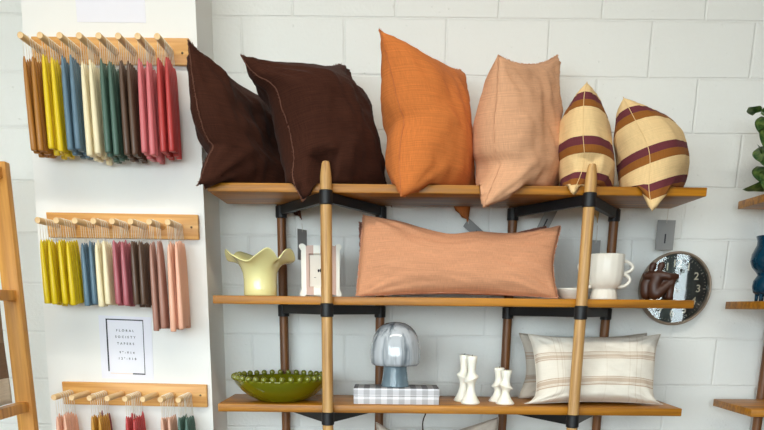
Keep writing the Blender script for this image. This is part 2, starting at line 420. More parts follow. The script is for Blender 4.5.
# ------------------------------------------------------------------ pillows
PILLOW_CURVES = {
 'P1': {'F': [(-0.672, -0.500, 2.403), (-0.663, -0.495, 2.283), (-0.649, -0.490, 2.182), (-0.630, -0.470, 2.107), (-0.612, -0.460, 2.083), (-0.633, -0.470, 2.032), (-0.669, -0.490, 1.943)], 'B': [(-0.487, -0.100, 2.325), (-0.441, -0.100, 2.138), (-0.346, -0.035, 1.861)], },
 'P2': {'F': [(-0.495, -0.500, 2.359), (-0.454, -0.490, 2.308), (-0.388, -0.475, 2.272), (-0.365, -0.455, 2.208), (-0.337, -0.445, 2.121), (-0.328, -0.445, 2.043), (-0.331, -0.455, 1.975), (-0.295, -0.475, 1.903)], 'B': [(-0.177, -0.100, 2.447), (-0.161, -0.120, 2.351), (-0.117, -0.140, 2.170), (-0.054, -0.110, 1.993), (0.028, -0.050, 1.937)], },
 'P3': {'F': [(-0.027, -0.500, 2.441), (0.004, -0.480, 2.357), (0.030, -0.470, 2.265), (0.048, -0.465, 2.210), (0.063, -0.460, 2.173), (0.053, -0.465, 2.105), (0.049, -0.470, 2.029), (0.056, -0.490, 1.921)], 'B': [(0.291, -0.080, 2.436), (0.255, -0.120, 2.338), (0.224, -0.140, 2.173), (0.260, -0.110, 1.996), (0.346, -0.030, 1.880)], },
 'P4': {'F': [(0.377, -0.500, 2.367), (0.381, -0.485, 2.264), (0.377, -0.475, 2.166), (0.386, -0.465, 2.079), (0.408, -0.455, 2.035), (0.383, -0.475, 1.969), (0.347, -0.510, 1.885)], 'B': [(0.662, -0.100, 2.486), (0.629, -0.130, 2.356), (0.621, -0.150, 2.193), (0.651, -0.120, 2.017), (0.688, -0.045, 1.944)], },
 'P5': {'F': [(0.700, -0.440, 2.304), (0.692, -0.445, 2.255), (0.697, -0.450, 2.136), (0.709, -0.450, 2.032), (0.669, -0.480, 1.935)], 'B': [(0.830, -0.080, 2.299), (0.797, -0.110, 2.221), (0.793, -0.130, 2.108), (0.828, -0.100, 1.965), (0.883, -0.035, 1.865)], },
 'P6': {'F': [(0.830, -0.440, 2.258), (0.885, -0.445, 2.174), (0.926, -0.450, 2.106), (0.941, -0.455, 2.050), (0.944, -0.460, 1.963), (0.954, -0.490, 1.879)], 'B': [(1.040, -0.100, 2.268), (1.058, -0.130, 2.183), (1.075, -0.130, 2.093), (1.116, -0.100, 1.998), (1.163, -0.055, 1.940)], },
 'L1': {'F': [(-0.084, -0.300, 1.877), (-0.094, -0.350, 1.729), (-0.107, -0.400, 1.571)], 'B': [(0.674, -0.300, 1.845), (0.643, -0.350, 1.700), (0.660, -0.400, 1.573)], 'T': [(0.057, -0.300, 1.853), (0.154, -0.300, 1.826), (0.251, -0.295, 1.809), (0.347, -0.295, 1.817), (0.500, -0.300, 1.815)], },
 'L2': {'F': [(-0.104, -0.150, 1.867), (-0.099, -0.170, 1.740), (-0.098, -0.190, 1.577)], 'B': [(0.647, -0.150, 1.860), (0.652, -0.170, 1.729), (0.665, -0.190, 1.581)], 'T': [(0.061, -0.150, 1.831), (0.263, -0.150, 1.795), (0.464, -0.150, 1.820)], },
 'C1': {'F': [(0.580, -0.260, 1.440), (0.599, -0.280, 1.386), (0.611, -0.310, 1.301), (0.611, -0.340, 1.217), (0.594, -0.355, 1.187), (0.562, -0.360, 1.165)], 'B': [(1.114, -0.260, 1.445), (1.093, -0.280, 1.391), (1.083, -0.310, 1.306), (1.078, -0.340, 1.218), (1.088, -0.355, 1.188), (1.116, -0.360, 1.173)], 'T': [(0.710, -0.260, 1.426), (0.850, -0.260, 1.427), (0.991, -0.260, 1.428)], },
 'C2': {'F': [(0.564, -0.140, 1.440), (0.591, -0.155, 1.363), (0.598, -0.170, 1.269), (0.569, -0.180, 1.170)], 'B': [(1.099, -0.140, 1.445), (1.084, -0.155, 1.335), (1.087, -0.170, 1.254), (1.117, -0.180, 1.171)], 'T': [(0.695, -0.140, 1.425), (0.842, -0.140, 1.422), (0.967, -0.140, 1.428)], },
 'G1': {'F': [(-0.029, -0.260, 1.078), (-0.010, -0.290, 0.924), (-0.034, -0.340, 0.790)], 'B': [(0.480, -0.260, 1.104), (0.468, -0.290, 0.929), (0.489, -0.340, 0.783)], 'T': [(0.072, -0.260, 1.029), (0.218, -0.260, 1.018), (0.354, -0.260, 1.061)], },
}

STOP = 1.9705
def zmin_top(x, y):
    """top board the pillows sit on: corners may droop past its front and back edges"""
    f = -.442; bk = -.068
    if x < -.65: return 1.9695 - min(.4, (-.65 - x) * 1.5)
    if y < f: return STOP - (f - y) * 2.6
    if y > bk: return STOP - (y - bk) * 2.6
    return STOP
def make_pillow(key, label, mat, T, group, floor_fn=None, pinch=.06, p=.5, fringe=None, cat='pillow', wr=.0035, ndir=1, seed=0, dents=(), name='throw_pillow', n=44, low=.18, fall=2.2):
    c = PILLOW_CURVES[key]
    F, B = c['F'], c['B']
    def inward(a, bb, toward, k):
        L = (Vector(bb) - Vector(a)).length
        mid = (Vector(a) + Vector(bb)) / 2; d = (Vector(toward) - mid)
        d -= (Vector(bb) - Vector(a)).normalized() * d.dot((Vector(bb) - Vector(a)).normalized())
        return [tuple(Vector(a).lerp(Vector(bb), s) + d.normalized() * k * L * 4 * s * (1 - s)) for s in (.2, .4, .6, .8)]
    cen = (Vector(F[0]) + Vector(F[-1]) + Vector(B[0]) + Vector(B[-1])) / 4
    if len(F) < 3: F = [F[0]] + inward(F[0], F[-1], cen, pinch) + [F[-1]]
    if len(B) < 3: B = [B[0]] + inward(B[0], B[-1], cen, pinch) + [B[-1]]
    TT = [F[0]] + (c.get('T') or inward(F[0], B[0], cen, pinch)) + [B[0]]
    BB = [F[-1]] + (c.get('Bo') or inward(F[-1], B[-1], cen, pinch * .5)) + [B[-1]]
    f, bk, tt, bo = spline(F, n + 1), spline(B, n + 1), spline(TT, n + 1), spline(BB, n + 1)
    C = [[None] * (n + 1) for _ in range(n + 1)]
    for i in range(n + 1):
        s = i / n
        for j in range(n + 1):
            t = j / n
            ruled = f[j] * (1 - s) + bk[j] * s + tt[i] * (1 - t) + bo[i] * t
            bil = F0 = (f[0] * (1 - s) * (1 - t) + bk[0] * s * (1 - t) + f[n] * (1 - s) * t + bk[n] * s * t)
            C[i][j] = ruled - bil
    TS = {1: T[0], -1: T[1]} if isinstance(T, tuple) else {1: T, -1: T}
    n_avg = ((bk[n // 2] - f[n // 2]).cross(bo[n // 2] - tt[n // 2])).normalized()
    loc = Vector((cen.x, cen.y, min(f[n].z, bk[n].z)))
    floor_fn = floor_fn or (lambda x, y: -9)
    bm = bmesh.new(); uvl = bm.loops.layers.uv.new('UVMap')
    def place(v):
        if v.z < 2.07 and floor_fn is zmin_top:
            for px_ in (-.214, .737):                     # cloth gives way where it leans on a front post
                d = abs(v.x - px_)
                if d < .07:
                    ym = -.452 + .031 - (d / .07) ** 2 * .07
                    if v.y < ym: v = Vector((v.x, ym, v.z))
        z = floor_fn(v.x, v.y)
        if v.z < z + .012:
            d = z + .012 - v.z
            v = Vector((v.x, v.y, z + .012 * math.exp(-d / .012)))
        return v - loc
    grids = []
    for side in (1, -1):
        g = [[None] * (n + 1) for _ in range(n + 1)]
        for i in range(n + 1):
            for j in range(n + 1):
                edge = i in (0, n) or j in (0, n)
                if side == -1 and edge: g[i][j] = grids[0][i][j]; continue
                s, t = i / n, j / n
                a = 1 - abs(2 * s - 1) ** fall; d = 1 - abs(2 * t - 1) ** fall
                h = TS[side] * (max(0, a * d)) ** p * (1 - low / 2 + low * t)
                pt = C[i][j]
                # local normal blended to the average keeps the puff smooth
                nn = n_avg
                sd = Vector((s * 3 + seed, t * 3, side * 7.3))
                w = noise.noise(sd * 1.3) * wr * 2.4 + noise.noise(Vector((s * 11 + seed, t * 7, side * 3.1))) * wr + noise.noise(Vector((s * 5 + t * 9 + seed, (t - s) * 14, side))) * wr * .8
                # gathers that run out from the corners
                for cs, ct in ((0, 0), (1, 0), (0, 1), (1, 1)):
                    r = math.hypot(s - cs, t - ct)
                    if r < .5 and r > 0:
                        ang = math.atan2(t - ct, s - cs)
                        w += wr * 1.5 * math.sin(ang * 13 + seed + cs * 2 + ct) * (1 - r / .5) ** 1.5 * min(1, r / .08)
                for ds, dt, amp, rad in dents:
                    q = ((s - ds) ** 2 + (t - dt) ** 2) / rad ** 2
                    w += amp * math.exp(-q) * (1 if side == ndir else .4)
                edgefade = min(1, min(s, 1 - s, t, 1 - t) / .06)
                v = pt + nn * side * (h + w * edgefade)
                g[i][j] = bm.verts.new(place(v))
        grids.append(g)
    for k, g in enumerate(grids):
        for i in range(n):
            for j in range(n):
                q = (g[i][j], g[i + 1][j], g[i + 1][j + 1], g[i][j + 1])
                uv = ((i / n, 1 - j / n), ((i + 1) / n, 1 - j / n), ((i + 1) / n, 1 - (j + 1) / n), (i / n, 1 - (j + 1) / n))
                if k == 1: q = q[::-1]; uv = uv[::-1]
                try: fc = bm.faces.new(q)
                except ValueError: continue
                for lp, u in zip(fc.loops, uv): lp[uvl].uv = u
    bmesh.ops.recalc_face_normals(bm, faces=bm.faces[:])
    root = empty(name, loc, label, cat, group)
    obj('cover', bm, mat, root)
    loop = [f[j] for j in range(n)] + [bo[i] for i in range(n)] + [bk[n - j] for j in range(n)] + [tt[n - i] for i in range(n)]
    loop = [place(v) for v in loop]
    if fringe:
        rnd = random.Random(seed + 5)
        bm = bmesh.new(); L = len(loop)
        tube(bm, [v + Vector((rnd.uniform(-1, 1), rnd.uniform(-1, 1), rnd.uniform(-1, 1))) * .002 for v in loop] + [loop[0]], .0018, 6, False)
        cl = cen - loc
        for q in range(L):
            a, b2 = loop[q], loop[(q + 1) % L]
            for r in range(fringe[1]):
                pnt = a.lerp(b2, rnd.random())
                out = (pnt - cl); out = (out - n_avg * out.dot(n_avg)).normalized()
                ln = fringe[2] * rnd.uniform(.35, 1.2)
                d = (out + Vector((rnd.uniform(-.8, .8), rnd.uniform(-.8, .8), rnd.uniform(-.8, .8)))).normalized()
                w1 = d.orthogonal().normalized() * .0012; w2 = d.cross(w1.normalized()) * .0012
                st = pnt - out * .003
                vs = [bm.verts.new(st + w1), bm.verts.new(st - w1 * .5 + w2), bm.verts.new(st - w1 * .5 - w2), bm.verts.new(st + d * ln)]
                bm.faces.new((vs[0], vs[1], vs[3])); bm.faces.new((vs[1], vs[2], vs[3])); bm.faces.new((vs[2], vs[0], vs[3]))
        o = obj('frayed_edge', bm, fringe[0], root, False)
        o['label'] = 'frayed raw thread edge along the pillow seam'
    else:
        bm = bmesh.new(); pts = loop + [loop[0]]; tube(bm, pts, .0013, 6, False); obj('seam', bm, mat, root)
    return root, loop, loc

def hang_tag(root, loc, corner, size, drop, yaw, roll=0):
    """grey swing tag on a loop of pale string, hung from a pillow corner"""
    bm = bmesh.new()
    c = Vector(corner) - loc
    e = c + Vector((0, 0, -drop))
    tube(bm, [c + Vector((0, -.002, .01)), c + Vector((.002, 0, -drop * .4)), e], .0014, 6)
    st = obj('tag_string', bm, M['string'], root)
    bm = bmesh.new(); w, h = size
    box(bm, -w / 2, w / 2, -.0012, .0012, -h, .012, .0006)
    o = obj('swing_tag', bm, M['card'], root, False, e)
    o.rotation_euler = (0, roll, yaw)
    o['label'] = 'grey card swing tag'
    bm = bmesh.new(); box(bm, -.003, .003, -.0016, .0016, -h * .75, -h * .4, .0004)
    obj('slot', bm, M['ink'], o, False)
    return o

DB = linen('chocolate_linen', (60, 31, 20), .5)
OR = linen('rust_orange_linen', (200, 116, 58), .26)
PE = linen('pale_peach_linen', (210, 160, 124), .22)
TE = linen('terracotta_pink_linen', (204, 146, 110), .26)
RB = linen('rose_brown_linen', (138, 88, 72), .2)
GR = linen('greige_linen', (190, 178, 164), .2)
fr_b = plain('brown_threads', (104, 66, 50), rough=.9); fr_o = plain('orange_threads', (196, 116, 62), rough=.9)
fr_p = plain('peach_threads', (206, 156, 120), rough=.9); fr_t = plain('pink_threads', (206, 152, 122), rough=.9); fr_r = plain('rose_brown_threads', (150, 100, 84), rough=.9)
CR, BU, OC = (226, 194, 142), (104, 50, 56), (142, 88, 38)
stripes = banded('striped_cloth', [(0, CR), (.10, OC), (.17, BU), (.235, CR), (.405, OC), (.475, BU), (.545, CR), (.785, OC), (.85, BU), (.905, CR)])
G1 = 'pillows on the top shelf'
r, lp, lc = make_pillow('P1', 'dark brown linen pillow farthest left on the top shelf, slumped to one side', DB, (.10, .10), G1, zmin_top, fringe=(fr_b, 9, .010), seed=1, wr=.009, dents=((.08, .63, -.022, .10), (.2, .5, .012, .12)))
hang_tag(r, lc, PILLOW_CURVES['P1']['B'][-1], (.075, .11), .025, 1.15)
r, lp, lc = make_pillow('P2', 'dark brown linen pillow with curved front seam, behind the left oak post', DB, (.168, .18), G1, zmin_top, fringe=(fr_b, 9, .010), seed=2, wr=.009, dents=((.12, .2, -.02, .10), (.25, .12, .012, .1)))
r, lp, lc = make_pillow('P3', 'rust orange linen pillow standing on the top shelf', OR, (.125, .176), G1, zmin_top, fringe=(fr_o, 9, .009), seed=3, wr=.006, dents=((.05, .5, -.014, .08),))
hang_tag(r, lc, PILLOW_CURVES['P3']['B'][-1], (.04, .11), .004, .3, -.95)
r, lp, lc = make_pillow('P4', 'pale peach linen pillow standing on the top shelf', PE, (.163, .125), G1, zmin_top, fringe=(fr_p, 8, .008), seed=4, wr=.006, dents=((.06, .73, -.024, .07), (.2, .68, .01, .1)))
hang_tag(r, lc, PILLOW_CURVES['P4']['B'][-1], (.05, .10), .012, .4, .5)
r, lp, lc = make_pillow('P5', 'cream striped pillow behind the right oak post on the top shelf', stripes, (.106, .10), G1, zmin_top, seed=5, wr=.003, pinch=.05, dents=((.06, .75, -.012, .08),), fall=2.3)
hang_tag(r, lc, PILLOW_CURVES['P5']['B'][-1], (.04, .10), .06, 0.1)
r, lp, lc = make_pillow('P6', 'cream striped pillow at the right end of the top shelf', stripes, (.132, .122), G1, zmin_top, seed=6, wr=.003, pinch=.05, fall=2.3)
hang_tag(r, lc, PILLOW_CURVES['P6']['B'][-1], (.078, .105), .055, .12)

def flat_floor(z): return lambda x, y: z
make_pillow('L1', 'long terracotta pink lumbar pillow on the middle shelf', TE, .075, 'lumbar pillows on the middle shelf', flat_floor(1.577), fringe=(fr_t, 5, .008), seed=8, wr=.005, p=.5, dents=((.12, .55, .006, .05), (.45, .1, .008, .04), (.5, .08, -.008, .03)), name='lumbar_pillow', n=56)
make_pillow('L2', 'rose brown lumbar pillow mostly hidden behind the terracotta pink one', RB, .038, 'lumbar pillows on the middle shelf', flat_floor(1.577), fringe=(fr_r, 4, .008), seed=9, name='lumbar_pillow')

def plaid(name, base, band, bands, thin):
    m, nt, b = newmat(name)
    uv = N(nt, 'ShaderNodeUVMap'); sp = N(nt, 'ShaderNodeSeparateXYZ'); nt.links.new(uv.outputs[0], sp.inputs[0])
    def ramp(sock, marks, c0):
        r = N(nt, 'ShaderNodeValToRGB'); cr = r.color_ramp; cr.interpolation = 'CONSTANT'
        cr.elements[0].color = (0, 0, 0, 1); first = True
        for a, b2, s in marks:
            if first: cr.elements[1].position = a; cr.elements[1].color = (s, s, s, 1); first = False
            else: cr.elements.new(a).color = (s, s, s, 1)
            cr.elements.new(b2).color = (0, 0, 0, 1)
        nt.links.new(sock, r.inputs[0]); return r
    rv = ramp(sp.outputs[1], bands, 0); ru = ramp(sp.outputs[0], thin, 0)
    mx = N(nt, 'ShaderNodeMix', data_type='RGBA'); mx.inputs[6].default_value = s2l(base); mx.inputs[7].default_value = s2l(band)
    nt.links.new(rv.outputs[0], mx.inputs[0])
    m2 = N(nt, 'ShaderNodeMix', data_type='RGBA', blend_type='MULTIPLY'); m2.inputs[7].default_value = (.86, .82, .78, 1)
    nt.links.new(ru.outputs[0], m2.inputs[0]); nt.links.new(mx.outputs[2], m2.inputs[6])
    linen_nodes(nt, b, m2.outputs[2], slub=.08)
    return m
bands = [(.245, .262, .9), (.27, .285, .5), (.292, .345, .75), (.355, .366, .9), (.60, .612, .9), (.62, .66, .7), (.668, .68, .5), (.69, .70, .9)]
thin = [(.15, .158, .7), (.19, .198, .7), (.21, .216, .5), (.55, .556, .4), (.74, .75, .6), (.80, .808, .8), (.84, .848, .5)]
PL = plaid('cream_plaid_weave', (228, 221, 208), (188, 162, 138), bands, thin)
PL2 = plaid('grey_cream_plaid_weave', (186, 178, 166), (156, 136, 120), bands, thin)
make_pillow('C1', 'cream pillow with two beige woven bands at the front of the third shelf', PL, .08, 'banded pillows on the third shelf', flat_floor(1.170), seed=11, wr=.004, p=.42, name='lumbar_pillow', n=52)
make_pillow('C2', 'greyer banded pillow half hidden behind the cream one on the third shelf', PL2, .05, 'banded pillows on the third shelf', flat_floor(1.170), seed=12, wr=.004, name='lumbar_pillow')
make_pillow('G1', 'greige pillow on the lowest shelf, only its top corners showing', GR, .07, None, flat_floor(.767), seed=13, wr=.004)

# ------------------------------------------------------------------ candle racks and tapers
RACKS = {'top': (2.421, -.038, .049, -1.287, -1.250, .0667, 0.0), 'middle': (1.828, -.044, .046, -1.296, -1.256, .0672, .005), 'bottom': (1.188, -.048, .043, -1.301, -1.264, .0682, .011)}
def peg_at(which, k):
    zp, _, _, _, x0, dx, tilt = RACKS[which]
    x = x0 + dx * k
    return x, zp - (x + 1) * math.sin(tilt)
def make_rack(which):
    zp, z0, z1, xl, px0, pdx, tilt = RACKS[which]
    t = empty('peg_rack', (-1, -.28, zp), {'top': 'pine peg rack highest on the white column, hung with eight colours of tapers',
              'middle': 'pine peg rack halfway up the white column, directly above the printed sign',
              'bottom': 'pine peg rack lowest on the white column, directly below the printed sign'}[which], 'rack', 'peg racks on the white column')
    bm = bmesh.new(); box(bm, xl + 1, -.716 + 1, -.02, 0, z0, z1, .0025); o = obj('board', bm, M['pine'], t); auto(o)
    for x in [px0 + pdx * k for k in range(8)]:
        bm = bmesh.new(); lathe(bm, [(.0112, 0), (.0112, .17), (.0100, .1725), (0, .1725)], 20)
        bmesh.ops.rotate(bm, verts=bm.verts[:], cent=(0, 0, 0), matrix=Matrix.Rotation(PI / 2, 3, 'X'))
        p = obj('peg', bm, M['dowel'], t, True, (x + 1, -.02, 0)); auto(p)
    t.rotation_euler = (0, tilt, 0)
    for x in (-.742, xl + .018):
        bm = bmesh.new(); lathe(bm, [(.004, 0), (.004, .0015), (0, .0025)], 12)
        bmesh.ops.rotate(bm, verts=bm.verts[:], cent=(0, 0, 0), matrix=Matrix.Rotation(PI / 2, 3, 'X'))
        obj('screw', bm, M['screw'], t, True, (x + 1, -.02, 0.0))
    return t
for a in RACKS: make_rack(a)

CANDLE = {'ochre': (172, 116, 48), 'yellow': (226, 196, 28), 'blue': (96, 124, 142), 'cream': (240, 228, 190), 'green': (76, 104, 92), 'brown': (92, 70, 56),
          'pink': (208, 112, 116), 'red': (184, 64, 62), 'citron': (220, 192, 22), 'rose': (178, 100, 108), 'mauve': (170, 124, 108), 'peach': (236, 180, 152),
          'gold': (190, 136, 46), 'tan': (214, 168, 144), 'dark red': (128, 44, 52)}
CM = {k: plain(k.replace(' ', '_') + '_wax', v, rough=.36, spec=.45) for k, v in CANDLE.items()}
_tm = {}
def taper_mesh(col, ln):
    k = (col, ln)
    if k not in _tm:
        bm = bmesh.new()
        lathe(bm, [(0, -ln), (.0098, -ln), (.0112, -ln + .004), (.0108, -ln * .75), (.0098, -ln * .5), (.0084, -ln * .25), (.0066, -ln * .1), (.0046, -ln * .035), (.002, 0), (0, .001)], 12)
        me = bpy.data.meshes.new('taper'); bm.to_mesh(me); bm.free()
        for p in me.polygons: p.use_smooth = True
        me.materials.append(CM[col]); _tm[k] = me
    return _tm[k]
ORD = ['first', 'second', 'third', 'fourth', 'fifth', 'sixth', 'seventh', 'eighth']
rnd = random.Random(3)
def pair(which, k, q, col, ln, drop, y):
    x, zp = peg_at(which, k); tipz = zp - drop
    lab = ('frontmost' if q == 0 else ORD[q]) + ' pair of %s taper candles' % col + ('' if q == 0 else ' from the front') + ' on the %s rack\'s %s peg' % (which, ORD[k])
    t = empty('hanging_taper_pair', (x, y, zp), lab, 'candle', 'taper candles on the %s rack' % which)
    tl = tipz - zp + rnd.uniform(-.004, .004)
    d = rnd.uniform(-.006, .006)
    xs = (-.0128 + rnd.uniform(-.001, .001), .0158 + rnd.uniform(-.001, .001)); zs = (tl + d, tl - d)
    for xx, zz in zip(xs, zs):
        o = link('taper', taper_mesh(col, ln), None, t, (xx, 0, zz)); o.rotation_euler = (rnd.uniform(-.006, .006), rnd.uniform(-.008, .008), 0)
    bm = bmesh.new()
    arc = [(.0125 * math.cos(a), 0, .0125 * math.sin(a)) for a in [PI - PI * i / 8 for i in range(9)]]
    tube(bm, [(xs[0], 0, zs[0] - .004)] + arc + [(xs[1], 0, zs[1] - .004)], .0011, 5, True)
    obj('wick', bm, M['wick'], t)
LY = [(-.428 + .0218 * i) for i in range(6)]
rack1 = ['ochre', 'yellow', 'blue', 'cream', 'green', 'brown', 'pink', 'red']
for k, col in enumerate(rack1):
    nq = 6
    tz = .056 + (-.006 if k in (0, 1, 2, 7) else .006)
    for q in range(nq): pair('top', k, q, col, .302, tz + .0015 * q, LY[q])
rack2 = [('citron', .228, 6), ('citron', .228, 5), ('blue', .228, 3, 2), ('cream', .228, 4), ('rose', .228, 5), ('brown', .228, 6), ('mauve', .314, 3), ('peach', .314, 6)]
for k, (col, ln, nq, *off) in enumerate(rack2):
    for q in range(nq): pair('middle', k, q, col, ln, .064, LY[q + (off[0] if off else 0)])
rack3 = [(0, 'peach', 6), (2, 'gold', 6), (4, 'red', 6), (6, 'tan', 5), (7, 'green', 6)]
for k, col, nq in rack3:
    off = 3 if k == 1 else 0
    for q in range(nq): pair('bottom', k, q, 'dark red' if (col == 'gold' and q == 5) else col, .302, .076, LY[q + off])

# printed sign between the racks
t = empty('price_sign', (-1.034, -.2808, 1.369), 'white printed paper sign listing taper prices, between middle and bottom racks', 'sign')
t.rotation_euler = (0, 0.028, 0)
bm = bmesh.new(); box(bm, -.105, .105, -.0012, 0, -.124, .124); obj('paper_sheet', bm, M['paper'], t, False)
bm = bmesh.new(); yy = -.0022
box(bm, -.077, .072, yy, -.0012, .108, .1125); box(bm, -.077, -.0715, yy, -.0012, -.094, .1125); box(bm, .0695, .072, yy, -.0012, -.103, .1125); box(bm, .022, .072, yy, -.0012, -.1035, -.0985)
obj('border_line', bm, M['ink'], t, False)
bm = bmesh.new(); box(bm, -.068, .022, yy, -.0012, -.1025, -.1005); o = obj('border_line', bm, M['orange_ink'], t, False); o['label'] = 'pale orange border line'
for i, (s, sz) in enumerate((('FLORAL', .0125), ('SOCIETY', .0125), ('TAPERS', .0125), ('9"-$14', .0125), ('12"-$18', .0125))):
    me = text_mesh(s, sz, spacing=1.85)
    z = (.068, .043, .017, -.018, -.042)[i]
    link('lettering', me, M['ink'], t, (-.002 + (.004 if i > 2 else 0), -.0014, z))
# blank sheet above the top rack
bm = bmesh.new(); box(bm, -1.121, -.872, -.2815, -.2802, 2.523, 2.83); o = obj('poster_sign', bm, M['paper'], None, False)
tag(o, 'blank white paper sheet pinned to the column above the top rack', 'poster')

# ------------------------------------------------------------------ things on the shelves
ZM, ZL = 1.5755, 1.1685
# yellow ruffled vase
cx, cy = -.486, -.29
bm = bmesh.new()
prof = [(0, .004), (.055, .004), (.062, .0), (.0645, .004), (.0640, .03), (.0640, .06), (.0665, .085), (.074, .105), (.086, .122), (.101, .133), (.116, .141), (.126, .146), (.1285, .149)]
inner = [(.126, .151), (.114, .146), (.099, .138), (.083, .127), (.071, .110), (.0625, .088), (.059, .06), (.059, .02), (0, .012)]
RIM = [(-180, .006, .05), (-164, .026, .02), (-140, .002, .0), (-106, -.028, -.06), (-88, -.002, .0), (-70, .028, .06), (-57, .012, .0), (-45, -.016, -.08), (-30, .026, .0), (-14, .024, .06), (6, -.014, .08), (40, -.030, -.05), (70, -.014, .0), (100, .0, .0), (125, .020, .0), (142, .022, .02), (164, -.02, .04)]
def rim_wave(a):
    d = math.degrees(a); d = d - 360 if d >= 180 else d
    n = len(RIM)
    for i in range(n):
        a0, a1 = RIM[i][0], RIM[(i + 1) % n][0] + (360 if i == n - 1 else 0)
        if a0 <= d < a1:
            t = (d - a0) / (a1 - a0); out = []
            for c in (1, 2):
                p0, p1, p2, p3 = (RIM[(i + j) % n][c] for j in (-1, 0, 1, 2))
                out.append(.5 * (2 * p1 + (p2 - p0) * t + (2 * p0 - 5 * p1 + 4 * p2 - p3) * t * t + (3 * p1 - p0 - 3 * p2 + p3) * t ** 3))
            return out
    return 0, 0
def ruffle(p, a, r, z):
    k = max(0, min(1, (r - .066) / .07)) if z > .08 else 0
    w, fl = rim_wave(a)
    rr = r * (1 + k * fl)
    return Vector((rr * math.cos(a), rr * math.sin(a) * (1 - .12 * k), z + k ** 1.3 * w))
lathe(bm, prof + inner, 120, (0, 0, 0), ruffle)
t = empty('ruffled_vase', (cx, cy, ZM), 'pale yellow ceramic vase with wide ruffled rim on the middle shelf', 'vase')
obj('body', bm, M['yellow'], t)

# striped photo frame
t = empty('photo_frame', (-.254, -.235, ZM), 'scalloped white and pink striped photo frame behind the left oak post', 'picture frame')
def frame_outline():
    w, h = .080, .097; pts = []
    for sx, sz in ((1, 1), (-1, 1), (-1, -1), (1, -1)):
        c = [(w - .034, h - .003), (w - .024, h - .005), (w - .019, h - .001), (w - .013, h + .003), (w - .004, h + .003), (w + .003, h - .002), (w + .004, h - .010), (w + .0, h - .017), (w - .005, h - .023), (w - .004, h - .034)]
        seg = [(sx * a, sz * b2) for a, b2 in c]
        pts += seg[::-1] if sx * sz > 0 else seg
    return pts
pts = frame_outline()
bm = bmesh.new()
fr = [bm.verts.new((a, -.008, b2 + .1005)) for a, b2 in pts]; bk_ = [bm.verts.new((a, .008, b2 + .1005)) for a, b2 in pts]
iw, ih = .046, .064
inn = [(iw, ih), (-iw, ih), (-iw, -ih), (iw, -ih)]
fi = [bm.verts.new((a, -.008, b2 + .1005)) for a, b2 in inn]; bi = [bm.verts.new((a * .93, .001, b2 * .95 + .1005)) for a, b2 in inn]
n = len(pts); q = n // 4
for i in range(n): bm.faces.new((fr[i], bk_[i], bk_[(i + 1) % n], fr[(i + 1) % n]))
bm.faces.new(bk_)
# front ring: four corner blocks then joining strips
for c in range(4):
    seg = fr[c * q:(c + 1) * q]
    bm.faces.new(seg + [fi[c]])
    nx = fr[(c + 1) * q % n]
    bm.faces.new((seg[-1], nx, fi[(c + 1) % 4], fi[c]))
for c in range(4): bm.faces.new((fi[c], fi[(c + 1) % 4], bi[(c + 1) % 4], bi[c]))
bmesh.ops.recalc_face_normals(bm, faces=bm.faces[:])
m, nt, b = newmat('white_pink_stripes')
tc = N(nt, 'ShaderNodeTexCoord'); sp = N(nt, 'ShaderNodeSeparateXYZ'); nt.links.new(tc.outputs['Object'], sp.inputs[0])
mr = N(nt, 'ShaderNodeMapRange'); mr.inputs[1].default_value = -.09; mr.inputs[2].default_value = .09; nt.links.new(sp.outputs[0], mr.inputs[0])
r = N(nt, 'ShaderNodeValToRGB'); r.color_ramp.interpolation = 'CONSTANT'; cr = r.color_ramp
W_, K_ = s2l((246, 244, 232)), s2l((206, 172, 156))
cr.elements[0].color = W_; cr.elements[1].position = .185; cr.elements[1].color = K_
for p_, c_ in ((.345, W_), (.50, K_), (.66, W_), (.70, K_), (.84, W_)): cr.elements.new(p_).color = c_
nt.links.new(mr.outputs[0], r.inputs[0]); nt.links.new(r.outputs[0], b.inputs['Base Color']); b.inputs['Roughness'].default_value = .4
fo = obj('frame', bm, m, t, False)
bm = bmesh.new(); box(bm, -.044, .044, .0005, .0025, .038, .159); pic = obj('picture', bm, plain('cream_print_paper', (232, 226, 214), rough=.8), t, False)
bm = bmesh.new()
for a0, rr, ox, oz in ((.5, .0075, .006, .112), (2.2, .007, .000, .101), (1.2, .006, -.008, .100), (3.5, .0055, .010, .106)):
    vs = [bm.verts.new((ox + rr * math.cos(a0 + 2 * PI * i / 10) * .6, -.0003 + .0004 * 0, oz + rr * math.sin(a0 + 2 * PI * i / 10))) for i in range(10)]
    ex = bmesh.ops.extrude_face_region(bm, geom=[bm.faces.new(vs)])
    for v in ex['geom']:
        if isinstance(v, bmesh.types.BMVert): v.co.y += .001
box(bm, -.026, -.018, -.0004, .0006, .073, .0745)
o = obj('print', bm, M['ink'], pic, False)
bm = bmesh.new(); box(bm, -.02, .02, .008, .055, .0, .004); obj('stand', bm, M['ivory'], t, False)
t.rotation_euler = (0, 0, .05)

